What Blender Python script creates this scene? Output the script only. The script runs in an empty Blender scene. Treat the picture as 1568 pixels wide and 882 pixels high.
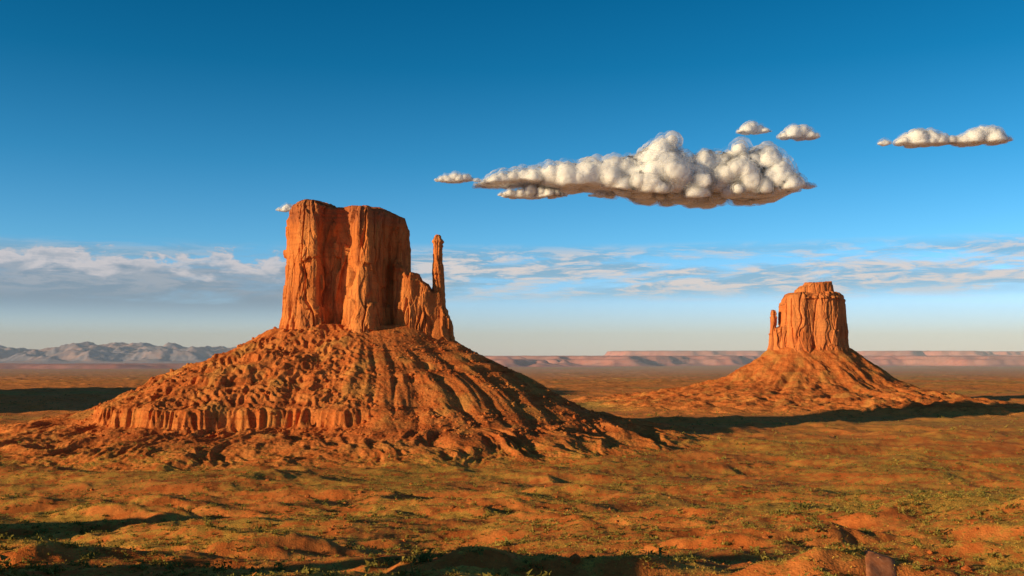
import bpy, math, numpy as np
from mathutils import Vector
np.random.seed(7)
RNG=np.random.RandomState(11)
scene=bpy.context.scene
F=1524.0; PITCH=math.atan(104/1524.0); CAMZ=130.0
def P(px,py,d):
    cx=(px-784)/F; cy=(441-py)/F
    y=math.cos(PITCH)-cy*math.sin(PITCH); z=math.sin(PITCH)+cy*math.cos(PITCH)
    return (cx/y*d, d, CAMZ+z/y*d)
SUN_EL=math.radians(11.3); AZ=math.radians(27)
S=Vector((-math.cos(AZ)*math.cos(SUN_EL),-math.sin(AZ)*math.cos(SUN_EL),math.sin(SUN_EL)))

# ---------------- noise ----------------
_p=RNG.permutation(256).astype(np.int32); PERM=np.concatenate([_p,_p])
_a=RNG.rand(256)*2*np.pi; G2=np.stack([np.cos(_a),np.sin(_a)],1).astype(np.float32)*1.4
_g=RNG.randn(256,3); G3=(_g/np.linalg.norm(_g,axis=1)[:,None]).astype(np.float32)*1.5
def perlin2(x,y,seed=0):
    x=np.asarray(x,dtype=np.float64)+seed*17.31; y=np.asarray(y,dtype=np.float64)+seed*9.77
    xi=np.floor(x); yi=np.floor(y); xf=(x-xi).astype(np.float32); yf=(y-yi).astype(np.float32)
    xi=xi.astype(np.int64)&255; yi=yi.astype(np.int64)&255
    u=xf*xf*xf*(xf*(xf*6-15)+10); v=yf*yf*yf*(yf*(yf*6-15)+10)
    def g(dx,dy):
        h=PERM[PERM[(xi+dx)&255]+((yi+dy)&255)]
        gg=G2[h]; return gg[...,0]*(xf-dx)+gg[...,1]*(yf-dy)
    a=g(0,0);b=g(1,0);c=g(0,1);d=g(1,1)
    return (a*(1-u)+b*u)*(1-v)+(c*(1-u)+d*u)*v
def perlin3(x,y,z,seed=0):
    x=np.asarray(x,dtype=np.float64)+seed*17.31; y=np.asarray(y,dtype=np.float64)+seed*9.77; z=np.asarray(z,dtype=np.float64)+seed*5.13
    xi=np.floor(x);yi=np.floor(y);zi=np.floor(z)
    xf=(x-xi).astype(np.float32);yf=(y-yi).astype(np.float32);zf=(z-zi).astype(np.float32)
    xi=xi.astype(np.int64)&255;yi=yi.astype(np.int64)&255;zi=zi.astype(np.int64)&255
    f=lambda t:t*t*t*(t*(t*6-15)+10)
    u,v,w=f(xf),f(yf),f(zf)
    def g(dx,dy,dz):
        h=PERM[PERM[PERM[(xi+dx)&255]+((yi+dy)&255)]+((zi+dz)&255)]
        gg=G3[h]; return gg[...,0]*(xf-dx)+gg[...,1]*(yf-dy)+gg[...,2]*(zf-dz)
    x00=g(0,0,0)*(1-u)+g(1,0,0)*u; x10=g(0,1,0)*(1-u)+g(1,1,0)*u
    x01=g(0,0,1)*(1-u)+g(1,0,1)*u; x11=g(0,1,1)*(1-u)+g(1,1,1)*u
    return (x00*(1-v)+x10*v)*(1-w)+(x01*(1-v)+x11*v)*w
def fbm2(x,y,o,seed=0,gain=.5):
    r=0;a=1.0
    for i in range(o):
        r=r+a*perlin2(x*2**i,y*2**i,seed+i*3.7); a*=gain
    return r
def ridged2(x,y,o,seed=0,gain=.5):
    r=0;a=1.0
    for i in range(o):
        r=r+a*(1-np.abs(perlin2(x*2**i,y*2**i,seed+i*3.7))*2); a*=gain
    return r
def worley3(x,y,z,seed=0):
    xi=np.floor(x);yi=np.floor(y);zi=np.floor(z)
    best=np.full(x.shape,9.0); second=best.copy(); bid=np.zeros(x.shape)
    for dx in(-1,0,1):
        for dy in(-1,0,1):
            for dz in(-1,0,1):
                cx=xi+dx;cy=yi+dy;cz=zi+dz
                h=PERM[PERM[PERM[(cx.astype(np.int64)+seed)&255]+(cy.astype(np.int64)&255)]+(cz.astype(np.int64)&255)]
                r1=(h*0.6180339)%1; r2=(h*0.7548776)%1; r3=(h*0.5698402)%1
                d=(cx+r1-x)**2+(cy+r2-y)**2+(cz+r3-z)**2
                m=d<best
                second=np.where(m,best,np.minimum(second,d)); bid=np.where(m,(h*0.3819)%1,bid); best=np.where(m,d,best)
    return bid,np.sqrt(second)-np.sqrt(best)
def sstep(a,b,x):
    t=np.clip((x-a)/(b-a),0,1); return t*t*(3-2*t)

# ---------------- mesh helpers ----------------
def mk_mesh(name,V,Fc,mat,smooth=True,parent=None):
    me=bpy.data.meshes.new(name)
    V=np.asarray(V,dtype=np.float32); Fc=np.asarray(Fc,dtype=np.int32); k=Fc.shape[1]
    me.vertices.add(len(V)); me.vertices.foreach_set('co',V.ravel())
    me.loops.add(Fc.size); me.loops.foreach_set('vertex_index',Fc.ravel())
    me.polygons.add(len(Fc)); me.polygons.foreach_set('loop_start',np.arange(0,Fc.size,k,dtype=np.int32))
    try: me.polygons.foreach_set('loop_total',np.full(len(Fc),k,dtype=np.int32))
    except Exception: pass
    me.update(calc_edges=True)
    me.polygons.foreach_set('use_smooth',np.full(len(me.polygons),smooth,dtype=bool))
    me.materials.append(mat)
    o=bpy.data.objects.new(name,me); scene.collection.objects.link(o)
    if parent: o.parent=parent
    return o
def grid_faces(nr,nc,closed=False):
    r=np.arange(nr-1)[:,None]; c=np.arange(nc if closed else nc-1)[None,:]
    a=r*nc+c; b=r*nc+(c+1)%nc
    return np.stack([a,b,b+nc,a+nc],-1).reshape(-1,4)
def empty(name):
    e=bpy.data.objects.new(name,None); scene.collection.objects.link(e); return e

# ---------------- shader helpers ----------------
class NT:
    def __init__(s,mat):
        mat.use_nodes=True; s.t=mat.node_tree; s.n=s.t.nodes; s.l=s.t.links; s.n.clear()
    def new(s,typ,**k):
        n=s.n.new(typ)
        for a,b in k.items(): setattr(n,a,b)
        return n
    def put(s,sock,v):
        if isinstance(v,bpy.types.NodeSocket): s.l.new(v,sock)
        elif isinstance(v,(tuple,list)) and len(v)==3 and sock.type=='RGBA': sock.default_value=(*v,1)
        else: sock.default_value=v
    def math(s,op,a,b=0.0,c=None,clamp=False):
        n=s.new('ShaderNodeMath',operation=op,use_clamp=clamp); s.put(n.inputs[0],a); s.put(n.inputs[1],b)
        if c is not None: s.put(n.inputs[2],c)
        return n.outputs[0]
    def mr(s,v,a,b,c=0.0,d=1.0):
        n=s.new('ShaderNodeMapRange',interpolation_type='SMOOTHSTEP'); s.put(n.inputs[0],v)
        for i,q in enumerate((a,b,c,d)): s.put(n.inputs[i+1],q)
        return n.outputs[0]
    def mix(s,f,a,b,mode='MIX'):
        n=s.new('ShaderNodeMix',data_type='RGBA',blend_type=mode); s.put(n.inputs[0],f); s.put(n.inputs[6],a); s.put(n.inputs[7],b); return n.outputs[2]
    def vmul(s,v,k):
        n=s.new('ShaderNodeVectorMath',operation='MULTIPLY'); s.put(n.inputs[0],v); s.put(n.inputs[1],k); return n.outputs[0]
    def comb(s,x,y,z):
        n=s.new('ShaderNodeCombineXYZ'); s.put(n.inputs[0],x); s.put(n.inputs[1],y); s.put(n.inputs[2],z); return n.outputs[0]
    def noise(s,v,scale,detail=4,rough=.55,dist=0.0):
        n=s.new('ShaderNodeTexNoise'); s.put(n.inputs['Vector'],v); s.put(n.inputs['Scale'],scale); s.put(n.inputs['Detail'],detail); s.put(n.inputs['Roughness'],rough); s.put(n.inputs['Distortion'],dist); return n.outputs[0]
    def out(s,col,rough=.95,normal=None):
        b=s.new('ShaderNodeBsdfPrincipled'); s.put(b.inputs['Base Color'],col); s.put(b.inputs['Roughness'],rough); s.put(b.inputs['Specular IOR Level'],.05)
        if normal is not None: s.l.new(normal,b.inputs['Normal'])
        o=s.new('ShaderNodeOutputMaterial'); s.l.new(b.outputs[0],o.inputs[0])
    def bump(s,h,strength,dist):
        n=s.new('ShaderNodeBump'); s.put(n.inputs['Height'],h); s.put(n.inputs['Strength'],strength); s.put(n.inputs['Distance'],dist); return n.outputs[0]

def mat_rock(name,tint=(1,1,1),zcap=300.0):
    m=bpy.data.materials.new(name); t=NT(m); g=t.new('ShaderNodeNewGeometry'); p=g.outputs['Position']
    big=t.noise(p,.018,4,.6)
    streak=t.noise(t.vmul(p,(1,1,.14)),.085,6,.6,.6)
    streak2=t.noise(t.vmul(p,(1,1,.12)),.30,5,.65,.4)
    strata=t.noise(t.vmul(p,(.05,.05,1)),.22,5,.6,.2)
    fine=t.noise(p,.5,6,.7)
    c=t.mix(t.mr(big,.35,.65),(.70,.205,.050),(.84,.305,.084))
    c=t.mix(t.mr(streak,.50,.64,0,.68),c,(.28,.075,.030))
    c=t.mix(t.mr(streak2,.54,.72,0,.35),c,(.90,.40,.13))
    c=t.mix(t.mr(strata,.5,.62,0,.25),c,(.42,.125,.045))
    c=t.mix(t.mr(fine,.3,.7,.0,.35),c,(.40,.125,.045))
    z=t.new('ShaderNodeSeparateXYZ'); t.l.new(p,z.inputs[0])
    zz=t.math('ADD',z.outputs[2],t.math('MULTIPLY',t.math('SUBTRACT',big,.5),30))
    c=t.mix(t.mr(zz,zcap+26,zcap+50,0,.5),c,(.36,.12,.06))
    c=t.mix(1.0,c,tint,'MULTIPLY')
    h=t.math('ADD',t.math('MULTIPLY',fine,1.0),t.math('ADD',t.math('MULTIPLY',streak2,.6),t.math('MULTIPLY',strata,.8)))
    t.out(c,.95,t.bump(h,.65,1.7)); return m

def ground_color(t,p):
    g=t.new('ShaderNodeNewGeometry'); 
    sn=t.new('ShaderNodeSeparateXYZ'); t.l.new(g.outputs['Normal'],sn.inputs[0])
    sp=t.new('ShaderNodeSeparateXYZ'); t.l.new(p,sp.inputs[0])
    n1=t.noise(p,.006,4,.6,.3); n2=t.noise(p,.045,6,.65); n3=t.noise(p,.35,5,.7); n4=t.noise(p,1.4,3,.6)
    soil=t.mix(t.mr(n2,.35,.65),(.62,.160,.036),(.84,.285,.070))
    soil=t.mix(t.mr(n3,.42,.70,0,.5),soil,(.34,.095,.03))
    grass=t.mix(t.mr(n3,.35,.65),(.64,.36,.058),(.86,.50,.095))
    grass=t.mix(t.mr(n4,.46,.62,0,.75),grass,(.21,.14,.03))
    k=t.math('ADD',t.math('MULTIPLY',n1,1.0),t.math('MULTIPLY',n2,1.1))
    k=t.math('ADD',k,t.math('MULTIPLY',n3,1.1))
    k=t.math('ADD',k,t.math('MULTIPLY',t.math('SUBTRACT',sn.outputs[2],.97),2.0))
    m=t.mr(k,1.50,1.82)
    m=t.math('MULTIPLY',m,.85)
    c=t.mix(m,soil,grass)
    nb=t.noise(t.vmul(p,(.25,1,1)),.0022,6,.65,.3); nb2=t.noise(t.vmul(p,(.3,1,1)),.0012,4,.55)
    pl=t.mix(t.mr(nb,.36,.52),(.58,.36,.09),(.88,.29,.078))
    pl=t.mix(t.mr(nb2,.56,.72,0,.7),pl,(.52,.38,.12))
    pl=t.mix(t.mr(t.noise(p,.05,6,.8),.50,.62,0,.75),pl,(.20,.115,.036))
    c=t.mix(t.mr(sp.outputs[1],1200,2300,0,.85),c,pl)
    haze_pale=t.mix(t.mr(nb,.45,.6),(.70,.37,.21),(.48,.40,.20))
    c=t.mix(t.mr(sp.outputs[1],3500,12000,0,.85),c,haze_pale)  # distance haze painted into the far plain's base colour
    h=t.math('ADD',t.math('MULTIPLY',n3,1.0),t.math('MULTIPLY',n4,.4))
    return c,h,sp,n2,n3
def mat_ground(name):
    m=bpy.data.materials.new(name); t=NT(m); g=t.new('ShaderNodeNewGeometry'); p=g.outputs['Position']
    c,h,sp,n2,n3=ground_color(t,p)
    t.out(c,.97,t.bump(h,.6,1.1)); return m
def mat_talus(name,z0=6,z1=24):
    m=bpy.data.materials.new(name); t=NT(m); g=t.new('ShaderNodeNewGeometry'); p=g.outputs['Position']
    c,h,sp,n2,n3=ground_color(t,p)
    v=t.new('ShaderNodeTexVoronoi'); t.l.new(p,v.inputs['Vector']); v.inputs['Scale'].default_value=.22
    strata=t.noise(t.vmul(p,(.03,.03,1)),.16,5,.6,.15)
    tc=t.mix(t.mr(n2,.35,.65),(.62,.155,.036),(.77,.25,.066))
    tc=t.mix(t.mr(strata,.47,.6,0,.55),tc,(.44,.10,.028))
    tc=t.mix(t.mr(n3,.4,.7,0,.5),tc,(.36,.105,.034))
    tc=t.mix(t.mr(v.outputs['Distance'],.0,.35,.4,0),tc,(.84,.38,.125))
    tc=t.mix(t.mr(t.noise(p,.02,4,.6),.5,.65,0,.45),tc,(.60,.33,.085))
    w=t.mr(t.math('ADD',sp.outputs[2],t.math('MULTIPLY',n2,16)),z0+8,z1+8)
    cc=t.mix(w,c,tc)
    hh=t.math('ADD',h,t.math('MULTIPLY',v.outputs['Distance'],-1.0))
    t.out(cc,.97,t.bump(hh,.7,1.5)); return m

# ---------------- butte plans ----------------
WD=1600.0; ED=2800.0
def wx(px,py=500): return P(px,py,WD)[0]
def ex(px,py=500): return P(px,py,ED)[0]
WFOOT=np.array([(wx(436),WD-10),(wx(470),WD-38),(wx(556),WD-42),(wx(640),WD-25),(wx(690),WD-8),(wx(692),WD+22),(wx(620),WD+62),(wx(460),WD+66),(wx(436),WD+50)])
EFOOT=np.array([(ex(1178),ED-10),(ex(1205),ED-50),(ex(1270),ED-55),(ex(1298),ED-10),(ex(1298),ED+50),(ex(1200),ED+60)])
def poly_dist(x,y,poly):
    d=np.full(x.shape,1e9); inside=np.zeros(x.shape,bool); n=len(poly)
    for i in range(n):
        ax,ay=poly[i]; bx,by=poly[(i+1)%n]
        ex_,ey_=bx-ax,by-ay
        t=np.clip(((x-ax)*ex_+(y-ay)*ey_)/(ex_**2+ey_**2),0,1)
        d=np.minimum(d,np.hypot(x-ax-t*ex_,y-ay-t*ey_))
        c=((ay>y)!=(by>y))&(x<(bx-ax)*(y-ay)/(by-ay+1e-9)+ax); inside^=c
    return np.where(inside,-d,d)
WC=WFOOT.mean(0); EC=EFOOT.mean(0)
def west_cone(x,y,detail=True):
    r0=poly_dist(x,y,WFOOT); dx=x-WC[0]; dy=y-WC[1]
    ang=np.arctan2(dy,dx); 
    ca=np.cos(ang)
    sc=1-0.27*sstep(.3,1,-ca)+0.06*sstep(.4,1,ca)
    R=np.hypot(dx,dy)
    wxx=x+18*perlin2(x/60,y/60,11); wyy=y+18*perlin2(x/60,y/60,12)
    rib=perlin2(ang*4+perlin2(x/130,y/130,8)*1.0,R/400,21)
    r=r0*sc+perlin2(x/120,y/120,3)*12*sstep(0,80,r0)
    r=r+rib*14*sstep(10,160,r0)
    fl=0
    if detail:
        fl=np.abs(perlin2(x/12,y/12,31))*15+perlin2(x/40,y/40,32)*14+perlin2(x/130,y/130,33)*10
    ledge_w=sstep(-.15,.45,-dy/(R+1e-3)+.1*perlin2(ang*3,0*ang,40))
    ledge_w=ledge_w*(1-sstep(-20,80,dx+.25*(dy+200)))
    hs=np.interp(r,[-200,0,60,120,200,260,330,400,440],[185,178,136,100,58,34,14,2,-4])
    rl=r+fl
    hl=np.interp(rl,[-200,0,60,120,188,203,205,210,214,234,300,380,430],[185,178,136,101,63,56,54,33,30,24,12,2,-4])
    h=hs*(1-ledge_w)+hl*ledge_w
    h=h-sstep(60,140,dx)*20*sstep(90,180,h)
    if detail:
        a=sstep(-4,25,h)
        isl=ledge_w*sstep(25,29,h)*(1-sstep(56,64,h))
        a2=a*(1-.8*isl)
        gl=ridged2((ang*170+.35*wxx)/46,R/190+wyy/500,4,22,.45)-.85
        h=h-gl*4.0*a2*sstep(0,120,r0)
        pat=sstep(-.15,.45,fbm2(x/110,y/110,2,49))
        h=h+a2*(ridged2(wxx/60,wyy/60,4,50,.45)-.8)*(.5+1.7*pat)*sstep(0,30,r0)
        h=h+a2*(fbm2(x/8,y/8,3,53))*(.3+.7*pat)
        T=17.0; q=h/T+perlin2(x/140,y/140,57)*.5; f=q-np.floor(q)
        tw=.55*sstep(70,90,h)*sstep(.0,.4,perlin2(x/90,y/90,58)+.05)
        h=h+tw*T*(sstep(.35,.65,f)-f)
        bz=sstep(-2,10,h)*(1-sstep(26,36,h))
        h=h+bz*(ridged2(ang*8+perlin2(x/80,y/80,61)*.9,R/130,4,60)-.7)*6.5
    return h
def east_cone(x,y,detail=True):
    r0=poly_dist(x,y,EFOOT); dx=x-EC[0]; dy=y-EC[1]; ang=np.arctan2(dy,dx); R=np.hypot(dx,dy); ca=np.cos(ang)
    sc=1-.25*sstep(.3,1,-ca)*sstep(80,250,r0)-.35*sstep(.2,1,-dy/(R+1))*sstep(60,400,r0)
    r=r0*sc+perlin2(x/150,y/150,73)*16*sstep(0,80,r0)+perlin2(ang*5,R/400,71)*20*sstep(10,160,r0)
    h=np.interp(r,[-200,0,60,130,200,270,360,440],[160,152,106,62,32,17,5,-4])
    if detail:
        a=sstep(-4,25,h); wxx=x+25*perlin2(x/80,y/80,11); wyy=y+25*perlin2(x/80,y/80,12)
        h=h-(ridged2((ang*200+.35*wxx)/60,R/160+wyy/400,3,75)-.85)*4*a*sstep(0,100,r0)
        h=h+a*(ridged2(wxx/60,wyy/60,3,76)-.8)*4+a*fbm2(x/14,y/14,2,77)*1.4
        bz=sstep(-2,8,h)*(1-sstep(28,50,h)); h=h+bz*(ridged2(x/110,y/70,3,78)-.7)*9
    return h

PY=[-4000,-200,0,60,150,250,400,600,850,1100,1400,90000]
PZ=[118,122,125,112,91,71,52,31,15,3,0,0]
KN=[(-440,495,90,50,44),(-100,410,60,18,6.5),(112,425,55,22,8),(-235,640,60,18,6),(-205,350,65,24,6),(-300,190,75,55,50),(-196,232,50,28,44),(-150,176,30,26,42),(10,262,80,13,7.5),(85,258,50,12,7),(-330,430,60,22,7),(240,335,60,18,6),(-150,800,70,18,5),(330,470,80,22,7),(-20,335,60,15,4)]  # knolls; tall ones left of the view are added to cast foreground shadows
def ground_z(x,y):
    d=np.hypot(x,y)
    base=np.interp(y+70*perlin2(x/420,y/900,80)*sstep(80,400,y),PY,PZ)
    near=1-sstep(1300,2600,d)
    wsafe=sstep(60,260,d)
    wx_=x+40*perlin2(x/160,y/160,90); wy_=y+30*perlin2(x/160,y/160,91)
    n=fbm2(wx_/260,wy_/150,2,92)*9
    close=1-sstep(600,1050,d)
    left=1-.5*sstep(-50,220,x)
    rd=(ridged2(wx_/125,wy_/75,5,94,.42)-.9)
    z=base+near*wsafe*(n+rd*(4.2+2.0*close*left))
    z=z+near*wsafe*(fbm2(wx_/70,wy_/36,3,133)*3.0*close*left)
    z=z+near*wsafe*(fbm2(x/14,y/14,3,97)*.55)
    m=d<1400
    if m.any():
        kx=x[m];ky=y[m];kz=np.zeros(kx.shape)
        er=perlin2(kx/30,ky/18,134)*.4+perlin2(kx/9,ky/9,135)*.10
        for (cx,cy,rx,ry,hh) in KN:
            q=np.hypot((kx-cx)/rx,(ky-cy)/ry)+er; kz=np.maximum(kz,hh*(1-sstep(.25,1.3,q)))
        z[m]=z[m]+kz
    z=z+wsafe*(12*np.exp(-((x-290)/170)**2-((y-560)/150)**2)-7*np.exp(-((x+90)/160)**2-((y-520)/110)**2))
    mid=sstep(1200,2000,d)*(1-sstep(6000,12000,d))
    z=z+mid*(fbm2(x/500,y/500,3,99)*5+np.maximum(ridged2(x/260,y/200,3,101)-1.0,0)*9)
    return z

M_rock=mat_rock('sandstone_cliff',(1,1,1),300); M_rockE=mat_rock('sandstone_cliff_far',(1.0,1.0,1.1),330)
M_ground=mat_ground('desert_soil'); M_talus=mat_talus('talus_rubble'); 

# ---------------- ground (full circle, one sheet) ----------------
a1=np.radians(np.linspace(-36,36,1200)); a2=np.radians(np.linspace(36,324,200)[1:-1])
A=np.concatenate([a1,a2])
Rr=np.concatenate([np.geomspace(6,60,30)[:-1],np.geomspace(60,7000,950)[:-1],np.geomspace(7000,90000,120)])
AA,RR=np.meshgrid(A,Rr)
X=RR*np.sin(AA); Y=RR*np.cos(AA)
Z=ground_z(X,Y)
cm=(np.abs(X-WC[0])<800)&(np.abs(Y-WC[1])<800)
cw=np.full(X.shape,-9.0); cw[cm]=west_cone(X[cm],Y[cm],False)
cm=(np.abs(X-EC[0])<900)&(np.abs(Y-EC[1])<900)
ce=np.full(X.shape,-9.0); ce[cm]=east_cone(X[cm],Y[cm],False)
Z=Z-sstep(2,14,np.maximum(cw,ce))*10
V=np.stack([X,Y,Z],-1).reshape(-1,3)
g=mk_mesh('desert_ground',V,grid_faces(len(Rr),len(A),True)[:, ::-1],M_ground)
# dirt loop road
rp=np.array([(88,240),(97,268),(106,290),(118,301),(138,303),(170,296),(215,288),(280,284)],float)
s_=np.concatenate([[0],np.cumsum(np.hypot(*np.diff(rp,axis=0).T))]); u_=np.linspace(0,s_[-1],260)
rx_=np.interp(u_,s_,rp[:,0]); ry_=np.interp(u_,s_,rp[:,1])
kk=np.ones(25)/25; rx_=np.convolve(np.pad(rx_,12,'edge'),kk,'valid'); ry_=np.convolve(np.pad(ry_,12,'edge'),kk,'valid')
tx_=np.gradient(rx_);ty_=np.gradient(ry_);l_=np.hypot(tx_,ty_); off=np.linspace(-3.6,3.6,11)
RX=rx_[:,None]-ty_[:,None]/l_[:,None]*off; RY=ry_[:,None]+tx_[:,None]/l_[:,None]*off
RZ=ground_z(RX,RY)+.45-.35*(np.abs(off)>3)[None]
Mr=bpy.data.materials.new('packed_red_dirt'); t=NT(Mr); g_=t.new('ShaderNodeNewGeometry'); nn=t.noise(g_.outputs['Position'],.8,5,.65)
t.out(t.mix(t.mr(nn,.35,.65),(.58,.19,.075),(.72,.28,.13)),.95,t.bump(nn,.4,.3))
mk_mesh('dirt_road',np.stack([RX,RY,RZ],-1).reshape(-1,3),grid_faces(260,11),Mr)

# ---------------- buttes ----------------
def cliff(name,outline,zb,topfn,ns,nt,parent,mat,seed=0,flare=6,a_big=5,a_med=3.2,a_slab=3.0,round_in=6,step=1.0,tier=None):
    o=np.array(outline,float)
    area=np.sum(o[:,0]*np.roll(o[:,1],-1)-np.roll(o[:,0],-1)*o[:,1])
    if area<0: o=o[::-1]
    q=.88*o+.12*np.roll(o,-1,0); w=.12*o+.88*np.roll(o,-1,0); o=np.stack([q,w],1).reshape(-1,2)
    L=np.hypot(*(np.roll(o,-1,0)-o).T); s=np.concatenate([[0],np.cumsum(L)]); oc=np.vstack([o,o[:1]])
    u=np.linspace(0,s[-1],ns,endpoint=False); bx=np.interp(u,s,oc[:,0]); by=np.interp(u,s,oc[:,1])
    k=max(3,int(ns*4/s[-1])); 
    tx=np.roll(bx,-k)-np.roll(bx,k); ty=np.roll(by,-k)-np.roll(by,k); l=np.hypot(tx,ty); nx,ny=ty/l,-tx/l
    cx,cy=bx.mean(),by.mean()
    t=np.linspace(0,1,nt)[:,None]
    rim=(worley3(bx/9,by/9,np.zeros_like(bx),int(seed)+30)[0]-.5)*4.0*min(1,step)
    zt=(topfn(bx,by)+rim)[None,:]; z=zb+(zt-zb)*t
    X0=np.broadcast_to(bx,z.shape); Y0=np.broadcast_to(by,z.shape); k_=step
    wxn=perlin3(X0/24,Y0/24,z/40,seed+5)*.45
    d=a_big*perlin3(X0/40/k_,Y0/40/k_,z/260/k_,seed+1)*1.8
    var=sstep(-.2,.4,perlin3(X0/50,Y0/50,z/70,seed+11))
    j=np.abs(perlin3(X0/26/k_+wxn*.6,Y0/26/k_,z/200/k_,seed+2)); d=d-a_med*2.2*(1-sstep(0,.11,j))
    j=np.abs(perlin3(X0/10/k_,Y0/10/k_+wxn,z/70/k_,seed+3)); d=d-a_med*.7*(1-sstep(0,.12,j))*var
    bid,edge=worley3(X0/20/k_+wxn,Y0/20/k_,z/70/k_+wxn,int(seed)); d=d+(bid-.5)*2*a_slab*1.6
    bid,edge=worley3(X0/8/k_+wxn,Y0/8/k_,z/24/k_+wxn,int(seed)+9); d=d+(bid-.5)*2*a_slab*.45*(.3+.7*var)
    bid,edge=worley3(X0/3.4/k_+wxn,Y0/3.4/k_,z/8/k_+wxn,int(seed)+19); d=d+(bid-.5)*2*a_slab*.13
    d=d+.3*perlin3(X0/2.5,Y0/2.5,z/2.5,seed+6)
    st=perlin3(X0/90,Y0/90,z/5.0,seed+7)
    d=d+st*(.4+1.9*sstep(.86,.93,t)+1.3*(1-sstep(.05,.2,t)))
    f2=worley3(X0/9/k_,Y0/9/k_,z/26,int(seed)+40)[0]
    d=d+flare*((1-t)**2.2)+flare*1.3*f2*(1-sstep(.08,.32,t))
    if tier is not None: d=d+tier(t,X0)
    d=d-round_in*sstep(.97,1.0,t)**2
    XX=X0+nx*d; YY=Y0+ny*d
    rings=[np.stack([XX,YY,z],-1).reshape(-1,3)]
    for uu in np.linspace(.05,1,20):
        x=XX[-1]*(1-uu)+cx*uu; y=YY[-1]*(1-uu)+cy*uu
        zz=topfn(x,y)+rim*(1-uu)+1.0*perlin2(x/7,y/7,seed)
        rings.append(np.stack([x,y,zz],-1))
    V=np.vstack(rings)
    ob=mk_mesh(name,V,grid_faces(nt+20,ns,True),mat,True,parent)
    return ob
def topinterp(pts,d):
    xs=[P(a,b,d)[0]/d for a,b in pts]; zs=[(P(a,b,d)[2]-CAMZ)/d for a,b in pts]
    return lambda x,y: CAMZ+np.interp(x/d,xs,zs)*(d*.25+y*.75)

wb=empty('mitten_butte')
main=[(434,22),(436,-10),(447,-26),(468,-42),(489,-42),(496,-26),(506,-15),(516,-20),(525,-16),(534,-20),(541,-35),(553,-52),(570,-50),(584,-26),(594,2),(610,16),(620,32),(620,52),(590,68),(520,76),(460,66),(438,48)]
main=[(wx(a),WD+b) for a,b in main]
topm=topinterp([(430,352),(439,346),(442,330),(452,314),(474,307),(494,310),(505,316),(518,319),(534,318),(560,317),(584,320),(602,329),(616,335),(620,350)],WD)
cliff('main_wall',main,140,topm,1600,330,wb,M_rock,seed=1,flare=5,a_big=2.8,a_med=2.1,a_slab=2.6,round_in=3)
sh=[(598,20),(604,-8),(618,-24),(630,-26),(640,-20),(650,-22),(662,-16),(676,-12),(688,0),(689,16),(676,26),(640,36),(610,42)]
sh=[(wx(a),WD+b) for a,b in sh]
topsh=topinterp([(600,395),(618,412),(626,424),(631,418),(640,419),(646,430),(655,436),(661,446),(676,450),(683,478),(690,500)],WD)
cliff('shoulder',sh,135,topsh,800,180,wb,M_rock,seed=4,flare=5,a_big=2.0,a_med=1.8,a_slab=1.8,round_in=3,step=.75)
def blob(cxp,cd,rx,ry,n=14,d=WD,r=0):
    out=[]
    for i in range(n):
        a=2*math.pi*i/n; k=1+.12*math.sin(3*a+r)+.06*math.sin(5*a)
        out.append((cxp+math.cos(a)*rx*k,cd+math.sin(a)*ry*k))
    return out
tcx=wx(669.5)
topt=topinterp([(655,366),(661,362),(668,359),(675,361),(681,368)],WD)
def thumb_tier(t,x): return 1.2*sstep(.88,.93,t)-1.0*np.exp(-((t-.80)/.07)**2)+ (1-t)*3.6
cliff('thumb_spire',blob(tcx,WD+4,7.6,10),140,topt,360,330,wb,M_rock,seed=6,flare=8,a_big=.9,a_med=.8,a_slab=.9,round_in=2,step=.5,tier=thumb_tier)
tb=topinterp([(640,430),(660,455),(676,470),(690,492)],WD)
cliff('foot_buttress',blob(wx(681),WD-2,10,15,r=1),140,tb,400,150,wb,M_rock,seed=12,flare=7,a_big=1.5,a_med=1.4,a_slab=1.4,round_in=3,step=.5)

def heightmesh(name,cone,cx,cy,x0,x1,y0,y1,res,parent,mat):
    xs=np.arange(cx+x0,cx+x1,res); ys=np.arange(cy+y0,cy+y1,res)
    X,Y=np.meshgrid(xs,ys); h=cone(X,Y); Z=ground_z(X,Y)
    a=sstep(5,40,h); Z=Z*(1-a)+h
    V=np.stack([X,Y,Z],-1).reshape(-1,3); Fc=grid_faces(len(ys),len(xs))
    keep=(h.reshape(-1)[Fc]>-3.5).any(1); Fc=Fc[keep]
    used=np.unique(Fc); mp=np.zeros(len(V),int); mp[used]=np.arange(len(used))
    return mk_mesh(name,V[used],mp[Fc],mat,True,parent)
heightmesh('talus_slope',west_cone,WC[0],WC[1],-640,600,-560,420,1.5,wb,M_talus)
def surf(cone,x,y):
    h=cone(x,y); a=sstep(5,40,h); return ground_z(x,y)*(1-a)+h,h

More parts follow.
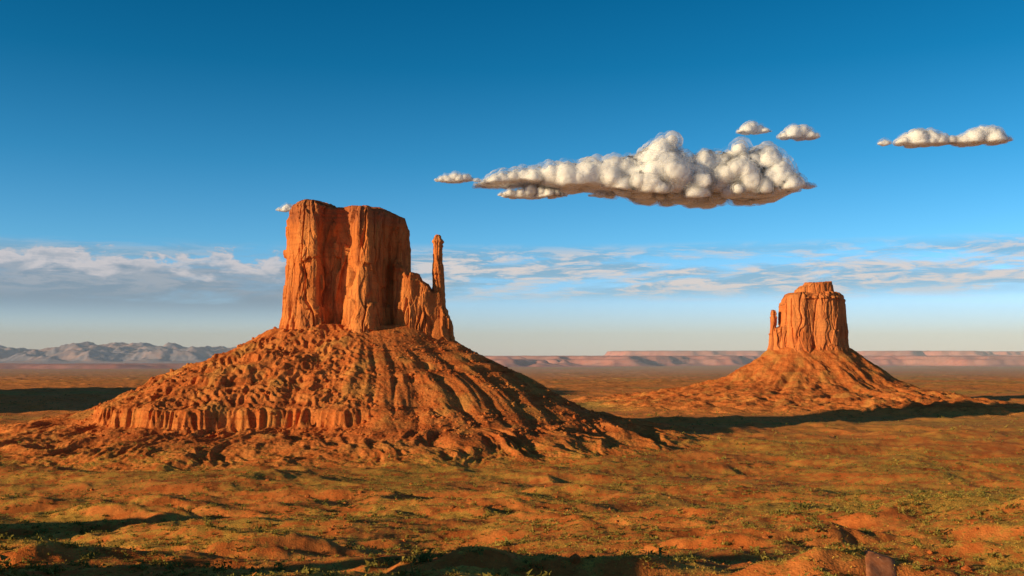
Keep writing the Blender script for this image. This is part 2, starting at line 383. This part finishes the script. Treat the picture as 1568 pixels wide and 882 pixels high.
import bmesh
def ico(sub):
    bm=bmesh.new(); bmesh.ops.create_icosphere(bm,subdivisions=sub,radius=1); V=np.array([v.co[:] for v in bm.verts]); Fc=np.array([[v.index for v in f.verts] for f in bm.faces]); bm.free(); return V,Fc
def scatter(name,tmpls,pos,scale,mat,parent=None,smooth=False,rng=RNG):
    Vs=[];Fs=[];off=0
    which=rng.randint(len(tmpls),size=len(pos))
    for k,(tv,tf) in enumerate(tmpls):
        m=which==k; n=m.sum()
        if n==0: continue
        a=rng.rand(n)*6.283; ca,sa=np.cos(a),np.sin(a); sc=scale[m][:,None]
        x=tv[None,:,0]*ca[:,None]-tv[None,:,1]*sa[:,None]; y=tv[None,:,0]*sa[:,None]+tv[None,:,1]*ca[:,None]; z=np.broadcast_to(tv[None,:,2],x.shape)
        v=np.stack([x*sc+pos[m][:,0:1],y*sc+pos[m][:,1:2],z*sc+pos[m][:,2:3]],-1).reshape(-1,3)
        f=(tf[None]+(np.arange(n)*len(tv))[:,None,None]+off).reshape(-1,tf.shape[1])
        Vs.append(v);Fs.append(f);off+=len(v)
    return mk_mesh(name,np.vstack(Vs),np.vstack(Fs),mat,smooth,parent)
rocks=[]
for k in range(6):
    v,f=ico(1); v=v*(1+.35*(RNG.rand(len(v),1)-.5)); v=v*np.array([1,.7+.5*RNG.rand(),.55+.4*RNG.rand()]); rocks.append((v,f))
n=15000
bx=WC[0]+RNG.uniform(-430,430,n); by=WC[1]+RNG.uniform(-430,60,n)
z,h=surf(west_cone,bx,by); d0=poly_dist(bx,by,WFOOT)
cl=perlin2(bx/45,by/45,120)
m=(d0>3)&(h>24)&(cl+RNG.rand(n)*.5>.1)
sc=.5+RNG.pareto(2.8,n)*.9; sc=np.clip(sc,.5,3.6)
scatter('talus_boulders',rocks,np.stack([bx,by,z+sc*.1],-1)[m],sc[m],M_talus,wb)

eb=empty('mitten_butte.001')
em=[(1193,10),(1196,-25),(1206,-48),(1222,-56),(1240,-50),(1252,-58),(1270,-54),(1284,-38),(1294,-12),(1298,16),(1294,50),(1260,66),(1215,60),(1198,40)]
em=[(ex(a),ED+b) for a,b in em]
tope=topinterp([(1190,470),(1200,458),(1206,452),(1214,449),(1222,448),(1278,447),(1288,450),(1293,452),(1299,466)],ED)
cliff('main_wall',em,110,tope,1000,220,eb,M_rockE,seed=21,flare=9,a_big=2.6,a_med=1.8,a_slab=2.0,round_in=6,step=1.2,tier=lambda t,x:-5*t)
ec=[(1217,0),(1222,-28),(1238,-36),(1256,-34),(1270,-26),(1277,0),(1270,30),(1230,34)]
ec=[(ex(a),ED+b) for a,b in ec]
topc=topinterp([(1215,446),(1222,441),(1234,437),(1237,433),(1262,432),(1271,431),(1275,437),(1279,442)],ED)
cliff('cap_tier',ec,290,topc,500,60,eb,M_rockE,seed=24,flare=12,a_big=1,a_med=.7,a_slab=.9,round_in=3,step=.9)
cliff('thumb_spire',blob(ex(1183.5),ED-2,8.5,13,r=2),120,topinterp([(1178,480),(1181,475),(1186,475),(1189,482)],ED),260,170,eb,M_rockE,seed=26,flare=6,a_big=.9,a_med=1.0,a_slab=1.0,round_in=3,step=.6,tier=lambda t,x:(1-t)*3-1.5*np.exp(-((t-.7)/.1)**2))
cliff('neck',[(ex(a),ED+b) for a,b in [(1176,0),(1182,-22),(1195,-32),(1210,-30),(1212,20),(1190,24)]],115,topinterp([(1176,512),(1186,503),(1200,498),(1212,490)],ED),360,90,eb,M_rockE,seed=28,flare=8,a_big=1.5,a_med=1.5,a_slab=1.5,round_in=4,step=.8)
heightmesh('talus_slope',east_cone,EC[0],EC[1],-760,560,-800,420,2.6,eb,mat_talus('talus_rubble_far',4,16))

def mesa(name,cx,cy,rx,ry,H,res,seed):
    xs=np.arange(cx-rx*1.8,cx+rx*1.8,res); ys=np.arange(cy-ry*1.8,cy+ry*1.8,res); X,Y=np.meshgrid(xs,ys)
    q=np.hypot((X-cx)/rx,(Y-cy)/ry)+.14*fbm2(X/420,Y/420,4,seed)
    h=np.interp(q,[0,.9,.93,.96,1.25,1.6],[H,H*.97,H*.9,H*.5,H*.12,-6])+fbm2(X/60,Y/60,3,seed+1)*4
    return mk_mesh(name,np.stack([X,Y,h],-1).reshape(-1,3),grid_faces(len(ys),len(xs)),M_rock)
mesa('offscreen_shadow_mesa',-2900,2350,700,900,585,14,140)  # unseen mesa left of the view, put in to shadow the plain

# ---------------- distant mesas ----------------
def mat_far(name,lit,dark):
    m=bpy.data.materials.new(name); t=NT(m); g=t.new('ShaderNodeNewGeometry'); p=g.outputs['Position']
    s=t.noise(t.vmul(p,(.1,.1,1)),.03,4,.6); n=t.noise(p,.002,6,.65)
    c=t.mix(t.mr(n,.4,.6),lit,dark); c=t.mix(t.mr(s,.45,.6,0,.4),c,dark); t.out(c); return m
M_far1=mat_far('far_range_hazed',(.46,.34,.38),(.28,.29,.42)); M_far2=mat_far('far_mesa_hazed',(.70,.29,.24),(.58,.30,.27))  # bluish-pink air haze is mixed into these base colours
xs=np.arange(-14500,-3000,28.0); ys=np.arange(16500,20500,28.0); X,Y=np.meshgrid(xs,ys)
env=np.interp(X,[-14500,-10500,-9900,-9000,-7800,-6200,-5200,-4400,-3000],[340,340,260,230,360,350,280,120,-30])
hh=env*sstep(16500,18300,Y+500*perlin2(X/1200,Y/1200,150))*(.72+.28*sstep(-.3,.5,fbm2(X/1500,Y/1500,3,151)))
hh=hh+(ridged2(X/700,Y/600,5,152)-1.0)*85*sstep(20,120,hh)*(1-.6*sstep(18500,19000,Y))
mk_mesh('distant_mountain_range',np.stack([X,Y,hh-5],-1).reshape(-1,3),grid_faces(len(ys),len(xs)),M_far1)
def farmesa(name,x0,x1,y0,y1,H,seed,res=30,thr=0.0):
    xs=np.arange(x0,x1,res); ys=np.arange(y0,y1,res); X,Y=np.meshgrid(xs,ys)
    q=fbm2(X/2600,Y/1800,5,seed)+sstep(y0,y0+(y1-y0)*.6,Y)*1.3-.55
    edge=np.minimum(sstep(x0,x0+900,X),1-sstep(x1-900,x1,X))
    q=q*edge-(1-edge)*.5
    h=np.interp(q,[-.3,0,.12,.15,.3,.34,.6],[-8,8,.35*H,.62*H,.68*H,.95*H,H])+fbm2(X/200,Y/200,3,seed+3)*5
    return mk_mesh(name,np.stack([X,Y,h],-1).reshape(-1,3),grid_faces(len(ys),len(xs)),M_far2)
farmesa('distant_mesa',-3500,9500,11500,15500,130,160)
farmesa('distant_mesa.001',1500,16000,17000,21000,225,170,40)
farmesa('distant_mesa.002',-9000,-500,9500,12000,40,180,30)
Mh=bpy.data.materials.new('haze_air'); t=NT(Mh); vs=t.new('ShaderNodeVolumeScatter'); vs.inputs['Color'].default_value=(.58,.76,1,1); vs.inputs['Density'].default_value=4.6e-5; vs.inputs['Anisotropy'].default_value=-.2
o=t.new('ShaderNodeOutputMaterial'); t.l.new(vs.outputs[0],o.inputs['Volume'])
bv=np.array([(x,y,z) for z in(-60,700) for y in(5000,26000) for x in(-26000,26000)],float)
mk_mesh('haze',bv,np.array([(0,2,3,1),(4,5,7,6),(0,1,5,4),(2,6,7,3),(0,4,6,2),(1,3,7,5)]),Mh,False)

# ---------------- vegetation ----------------
def mat_leaf(name,a,b,c_):
    m=bpy.data.materials.new(name); t=NT(m); g=t.new('ShaderNodeNewGeometry'); p=g.outputs['Position']
    n=t.noise(p,.12,3,.6); n2=t.noise(p,.9,2,.5)
    c=t.mix(t.mr(n,.4,.6),a,b); c=t.mix(t.mr(n2,.5,.65,0,.7),c,c_); t.out(c,.9); return m
M_shrub=mat_leaf('sagebrush_leaves',(.21,.175,.04),(.35,.27,.06),(.09,.085,.022))
M_grass=mat_leaf('dry_grass_blades',(.70,.46,.09),(.50,.34,.065),(.80,.54,.12))
def leaf_tmpl(nt,size,zs=.75):
    V=[]
    for i in range(nt):
        a=RNG.rand()*6.283; e=math.acos(RNG.rand()); r=RNG.uniform(.45,1)
        c=np.array([math.cos(a)*math.sin(e),math.sin(a)*math.sin(e),math.cos(e)*zs])*r*(.8+.3*math.sin(3*a))
        for k in range(3): V.append(c+RNG.randn(3)*size)
    V=np.array(V); V[:,2]=np.maximum(V[:,2],-.1)
    return V,np.arange(len(V)).reshape(-1,3)
def sample(n,d0,d1,ang=36,pw=1.0):
    u=RNG.rand(n); d=(d0**pw+(d1**pw-d0**pw)*u)**(1/pw); a=np.radians(RNG.uniform(-ang,ang,n)); return d*np.sin(a),d*np.cos(a)
def total_z(x,y):
    z=ground_z(x,y); hmax=np.full(x.shape,-9.)
    for cone,C in ((west_cone,WC),(east_cone,EC)):
        m=(np.abs(x-C[0])<650)&(np.abs(y-C[1])<650)
        if m.any():
            zz,h=surf(cone,x[m],y[m]); ok=h>-3; idx=np.where(m)[0][ok]; z[idx]=np.maximum(z[idx],zz[ok]); hmax[idx]=h[ok]
    return z,hmax
T1=[leaf_tmpl(22,.22) for _ in range(6)]; T2=[leaf_tmpl(7,.30,.9) for _ in range(5)]; T3=[leaf_tmpl(60,.15,.9) for _ in range(4)]
x,y=sample(44000,170,1500,ang=34,pw=1.3); dens=fbm2(x/90,y/90,3,200)
z,h=total_z(x,y); rd2=np.min(np.hypot(x[:,None]-rx_[None,::8],y[:,None]-ry_[None,::8]),1); m=(h<22)&(dens+RNG.rand(len(x))*.9>.3)&(rd2>5)
sc=.45+RNG.gamma(1.8,.33,len(x)); 
scatter('sagebrush',T1,np.stack([x,y,z],-1)[m],sc[m],M_shrub)
x,y=sample(1100,210,900,ang=33,pw=1.3); z,h=total_z(x,y); sc=1.4+RNG.gamma(2,.4,len(x)); rd2=np.min(np.hypot(x[:,None]-rx_[None,::8],y[:,None]-ry_[None,::8]),1); m=rd2>7
scatter('juniper_bushes',T3,np.stack([x,y,z],-1)[m],sc[m],M_shrub)
x,y=sample(10000,1200,3600,pw=1.4); z,h=total_z(x,y); m=(h<14); sc=1.0+RNG.gamma(2,.6,len(x))
scatter('juniper_scrub',T2,np.stack([x,y,z],-1)[m],sc[m],M_shrub)
x,y=sample(110000,170,1000,ang=33,pw=1.2); dens=fbm2(x/60,y/60,3,210); z,h=total_z(x,y); m=(h<10)&(dens+RNG.rand(len(x))*.8>.35)
sc=.22+RNG.rand(len(x))*.35
scatter('dry_grass',T2,np.stack([x,y,z],-1)[m],sc[m],M_grass)
x,y=sample(5000,180,1100,pw=1.2); z,h=total_z(x,y); m=(perlin2(x/50,y/50,220)>.15); sc=.3+RNG.pareto(3,len(x))*.7
scatter('scattered_rocks',rocks,np.stack([x,y,z],-1)[m],np.clip(sc[m],.2,2.2),M_talus)

# ---------------- clouds ----------------
def mat_cloud(name,scale):
    M=bpy.data.materials.new(name); t=NT(M)
    b=t.new('ShaderNodeBsdfPrincipled'); b.inputs['Base Color'].default_value=(.98,.985,.995,1); b.inputs['Roughness'].default_value=1; b.inputs['Specular IOR Level'].default_value=0
    b.inputs['Subsurface Weight'].default_value=1; b.inputs['Subsurface Radius'].default_value=(1,1,1); b.inputs['Subsurface Scale'].default_value=scale
    o=t.new('ShaderNodeOutputMaterial'); t.l.new(b.outputs[0],o.inputs[0]); return M
M_cloud=mat_cloud('cloud_vapour',130.0)
def mat_wisp(name,a0,a1,sc):
    M=bpy.data.materials.new(name); t=NT(M); g=t.new('ShaderNodeNewGeometry')
    n=t.noise(t.vmul(g.outputs['Position'],(1,1,1.6)),sc,3,.5); a=t.mr(n,.38,.64,a0,a1)
    df=t.new('ShaderNodeBsdfDiffuse'); df.inputs[0].default_value=(.97,.97,.98,1); tr=t.new('ShaderNodeBsdfTranslucent'); tr.inputs[0].default_value=(.97,.97,.98,1)
    ms=t.new('ShaderNodeMixShader'); ms.inputs[0].default_value=.5; t.l.new(df.outputs[0],ms.inputs[1]); t.l.new(tr.outputs[0],ms.inputs[2])
    tp=t.new('ShaderNodeBsdfTransparent'); m2=t.new('ShaderNodeMixShader'); t.l.new(a,m2.inputs[0]); t.l.new(tp.outputs[0],m2.inputs[1]); t.l.new(ms.outputs[0],m2.inputs[2])
    o=t.new('ShaderNodeOutputMaterial'); t.l.new(m2.outputs[0],o.inputs[0]); return M
M_w1=mat_wisp('cloud_wisp',.12,.5,.007); M_w2=mat_wisp('cloud_wisp_outer',0.02,.32,.005)
I3=ico(3); I2=ico(2)
def union_mesh(C,R,voxel,tmpl,flat,its=8):
    tv,tf=tmpl; n=len(C)
    V=(C[:,None,:]+tv[None]*R[:,None,None]*np.array([1,1,flat])).reshape(-1,3)
    Fc=(tf[None]+(np.arange(n)*len(tv))[:,None,None]).reshape(-1,3)
    o=mk_mesh('tmp',V,Fc,M_cloud); md=o.modifiers.new('r','REMESH'); md.mode='VOXEL'; md.voxel_size=voxel
    sm=o.modifiers.new('s','SMOOTH'); sm.factor=.8; sm.iterations=its
    dg=bpy.context.evaluated_depsgraph_get(); oe=o.evaluated_get(dg); me=oe.to_mesh()
    V=np.zeros(len(me.vertices)*3,np.float32); me.vertices.foreach_get('co',V); V=V.reshape(-1,3)
    N=np.zeros(len(me.vertices)*3,np.float32); me.vertices.foreach_get('normal',N); N=N.reshape(-1,3)
    Fq=[tuple(p.vertices) for p in me.polygons]; oe.to_mesh_clear(); bpy.data.objects.remove(o)
    Fq=np.array([f if len(f)==4 else (f[0],f[1],f[2],f[2]) for f in Fq])
    return V.astype(float),N.astype(float),Fq
def billow(p,L,seed,o=5,g=.5):
    b=0;a=1
    for k in range(o):
        f=2**k/L; b=b+a*(np.abs(perlin3(p[:,0]*f,p[:,1]*f,p[:,2]*f,seed+k))*2-.35); a*=g
    return b
def make_cloud(name,tops,bots,n,d,rmin,rmax,depth,seed,voxel=9,amp=14,wl=110,its=8,wsp=1.0,basevar=0):
    rng=np.random.RandomState(seed)
    tx=np.array([P(a,b,d)[0] for a,b in tops]); tz=np.array([P(a,b,d)[2] for a,b in tops])
    bx=np.array([P(a,b,d)[0] for a,b in bots]); bz=np.array([P(a,b,d)[2] for a,b in bots])
    C=[];R=[];tries=0
    while len(C)<n and tries<n*60:
        tries+=1
        x=rng.uniform(tx[0],tx[-1]); zt=np.interp(x,tx,tz); zb=np.interp(x,bx,bz); H=zt-zb
        r=rng.uniform(rmin,rmax); r=max(min(r,H*.5),rmin*.45)
        lim=min(np.interp(x-r*.7,tx,tz),np.interp(x+r*.7,tx,tz),zt)
        zmax=lim-r*.8
        if zmax<zb: 
            if rng.rand()<.5: continue
            zc=zb+r*.1
        else: zc=zb+(zmax-zb)*rng.rand()**.75
        w=depth*(.35+.65*(H/max(tz.max()-bz.min(),1))); hf=(zc-zb)/max(H,1)
        C.append((x,d+rng.uniform(-1,1)*w*(1-.8*hf)-.15*w*hf,zc)); R.append(r)
    C=np.array(C);R=np.array(R); e=empty(name)
    V,N,Fq=union_mesh(C,R,voxel,I2,.85,its)
    zb=np.interp(V[:,0],bx,bz)+basevar*fbm2(V[:,0]/260,V[:,1]/260,3,seed+50); ht=np.clip((V[:,2]-zb)/80,0,1)
    b=billow(V,wl,seed,5,.5); V1=V+N*(b*amp*(.35+.65*ht))[:,None]
    low=V1[:,2]<zb; V1[low,2]=zb[low]-(zb[low]-V1[low,2])*.25
    mk_mesh('puffs',V1,Fq,M_cloud,True,e)
    for k,gr in ((0,.8*wsp),(1,1.7*wsp)):
        b2=billow(V,wl*1.7,seed+9+k,3,.45); V2=V1+N*((b2*amp*1.1+amp*gr)*(.6+.4*ht))[:,None]
        low=V2[:,2]<zb; V2[low,2]=zb[low]-(zb[low]-V2[low,2])*.4
        mk_mesh('wisps',V2,Fq,M_w1 if k==0 else M_w2,True,e)
    return e
CD=9000.0
make_cloud('cumulus_cloud',
 [(728,283),(745,277),(760,269),(785,267),(800,262),(815,265),(840,256),(862,252),(875,257),(900,249),(920,251),(935,245),(960,247),(975,239),(988,229),(1003,214),(1018,207),(1030,215),(1038,237),(1047,246),(1058,236),(1072,230),(1085,236),(1094,246),(1108,236),(1120,215),(1130,223),(1140,242),(1152,236),(1165,216),(1178,221),(1190,237),(1200,252),(1208,262),(1215,284)],
 [(728,284),(765,284),(800,280),(830,285),(860,289),(900,287),(930,293),(960,299),(1030,306),(1100,308),(1170,303),(1200,298),(1215,290)],
 800,CD,34,105,520,300,10,20,125,8,1.3,20)
small=[[(667,275),(680,269),(700,266),(722,268)],[(1129,200),(1140,190),(1155,187),(1170,192),(1182,203)],[(1192,209),(1205,197),(1220,190),(1232,196),(1240,195),(1256,211)],
 [(1345,218),(1352,210),(1362,216)],[(1373,216),(1383,203),(1410,197),(1440,205),(1468,215)],[(1440,216),(1462,212),(1480,200),(1500,196),(1512,191),(1528,197),(1541,210)],
 [(1222,285),(1236,278),(1250,285)],[(902,299),(918,294),(936,298)],[(424,321),(436,314),(447,312),(449,320)],[(765,296),(790,289),(822,284),(850,292),(868,298)]]
bt=[279,204,213,223,222,221,289,302,324,303]
for i,(tp,b) in enumerate(zip(small,bt)):
    w=tp[-1][0]-tp[0][0]; hpx=b-min(q[1] for q in tp)
    make_cloud('cumulus_cloud',tp,[(tp[0][0],b-2),((tp[0][0]+tp[-1][0])/2,b),(tp[-1][0],b-3)],int(10+w*.55),CD,8+hpx*.5,12+hpx*2.6,w*1.3,400+i*7,5,9,80,8,1.6,5)

# ---------------- world: sky with thin stratus ----------------
w=bpy.data.worlds.new('World'); scene.world=w; w.use_nodes=True
t=NT.__new__(NT); t.t=w.node_tree; t.n=t.t.nodes; t.l=t.t.links; t.n.clear()
sky=t.new('ShaderNodeTexSky'); sky.sky_type='NISHITA'; sky.sun_disc=False; sky.sun_elevation=SUN_EL; sky.sun_rotation=math.atan2(S.x,S.y)
sky.air_density=1.0; sky.dust_density=.6; sky.ozone_density=2.0; sky.altitude=1600
tc=t.new('ShaderNodeTexCoord'); sp=t.new('ShaderNodeSeparateXYZ'); t.l.new(tc.outputs['Generated'],sp.inputs[0])
X_,Y_,Z_=sp.outputs
cr=t.new('ShaderNodeValToRGB'); t.l.new(Z_,cr.inputs[0]); el=cr.color_ramp.elements
stops=[(0.0,(1.2,1.35,2.2)),(.05,(1.0,1.36,2.05)),(.11,(.58,1.24,1.64)),(.19,(.25,1.03,1.38)),(.28,(.06,.80,1.10)),(.36,(.02,.68,.96)),(.55,(.32,.34,.36)),(1.0,(.46,.39,.35))]
while len(el)<len(stops): el.new(.5)
for e_,(p_,c_) in zip(el,stops): e_.position=p_; e_.color=(c_[0]/2.5,c_[1]/2.5,c_[2]/2.5,1)
skyc=t.mix(1.0,sky.outputs[0],cr.outputs[0],'MULTIPLY')
gain=t.new('ShaderNodeVectorMath',operation='SCALE'); t.l.new(skyc,gain.inputs[0]); gain.inputs['Scale'].default_value=.26
az=t.math('ARCTAN2',X_,Y_)
wv=t.comb(t.math('MULTIPLY',az,18.0),t.math('MULTIPLY',Z_,110.0),0.0)
wv2=t.comb(t.math('MULTIPLY',az,5.0),t.math('MULTIPLY',Z_,38.0),3.0)
wv3=t.comb(t.math('MULTIPLY',az,26.0),t.math('MULTIPLY',Z_,60.0),7.0)
n1=t.noise(wv,1.0,9,.68,.5); n2=t.noise(wv2,1.0,6,.58,.4); n3=t.noise(wv3,1.0,7,.6,.3)
band=t.math('MULTIPLY',t.mr(Z_,.050,.070),t.mr(Z_,.094,.114,1,0))
rightw=t.mr(az,-.20,-.05,.25,1)
top=t.math('ADD',t.math('MULTIPLY',t.math('SUBTRACT',n3,.5),.065),.096)
edge=t.mr(t.math('SUBTRACT',top,Z_),-.002,.005)
bandL=t.math('MULTIPLY',t.mr(Z_,.026,.056),edge)
lw2=t.mr(az,-.24,-.13,1,.0)
mk1=t.math('MULTIPLY',t.math('MULTIPLY',bandL,lw2),t.mr(n2,.26,.46,.35,1))
mk2=t.math('MULTIPLY',t.math('MULTIPLY',band,rightw),t.math('MULTIPLY',t.mr(n1,.44,.58),t.mr(n2,.34,.48)))
mk3=t.math('MULTIPLY',band,t.mr(n2,.36,.52,0,.9))
mkL=t.math('MULTIPLY',t.math('MULTIPLY',lw2,edge),t.mr(t.math('ADD',t.math('SUBTRACT',top,Z_),t.math('MULTIPLY',t.math('SUBTRACT',n1,.5),.05)),.002,.022,1,0))
c=t.mix(t.math('MULTIPLY',mk3,.75),gain.outputs[0],(.24,.38,.49))
c=t.mix(t.math('MULTIPLY',mk1,.92),c,(.22,.31,.41))
c=t.mix(t.math('MULTIPLY',mk2,.95),c,(.70,.65,.64))
c=t.mix(t.math('MULTIPLY',mkL,.85),c,(.64,.61,.63))
hz=t.mr(Z_,-.01,.06,.45,0)
c=t.mix(hz,c,(.50,.55,.60))
bg=t.new('ShaderNodeBackground'); bg.inputs[1].default_value=1.0
t.l.new(c,bg.inputs[0]); o=t.new('ShaderNodeOutputWorld'); t.l.new(bg.outputs[0],o.inputs[0])

# ---------------- sun ----------------
sd=bpy.data.lights.new('sun','SUN'); sd.energy=5.0; sd.angle=math.radians(.5); sd.color=(1,.74,.40)
so=bpy.data.objects.new('sun',sd); so.rotation_euler=S.to_track_quat('Z','Y').to_euler(); scene.collection.objects.link(so)

# ---------------- camera ----------------
cd=bpy.data.cameras.new('camera'); cd.sensor_width=36; cd.lens=36*F/1568; cd.clip_start=1; cd.clip_end=200000
co=bpy.data.objects.new('camera',cd); co.location=(0,0,CAMZ); co.rotation_euler=(math.pi/2+PITCH,0,0); scene.collection.objects.link(co)
scene.camera=co
scene.view_settings.view_transform='Standard'; scene.view_settings.look='None'; scene.view_settings.exposure=0
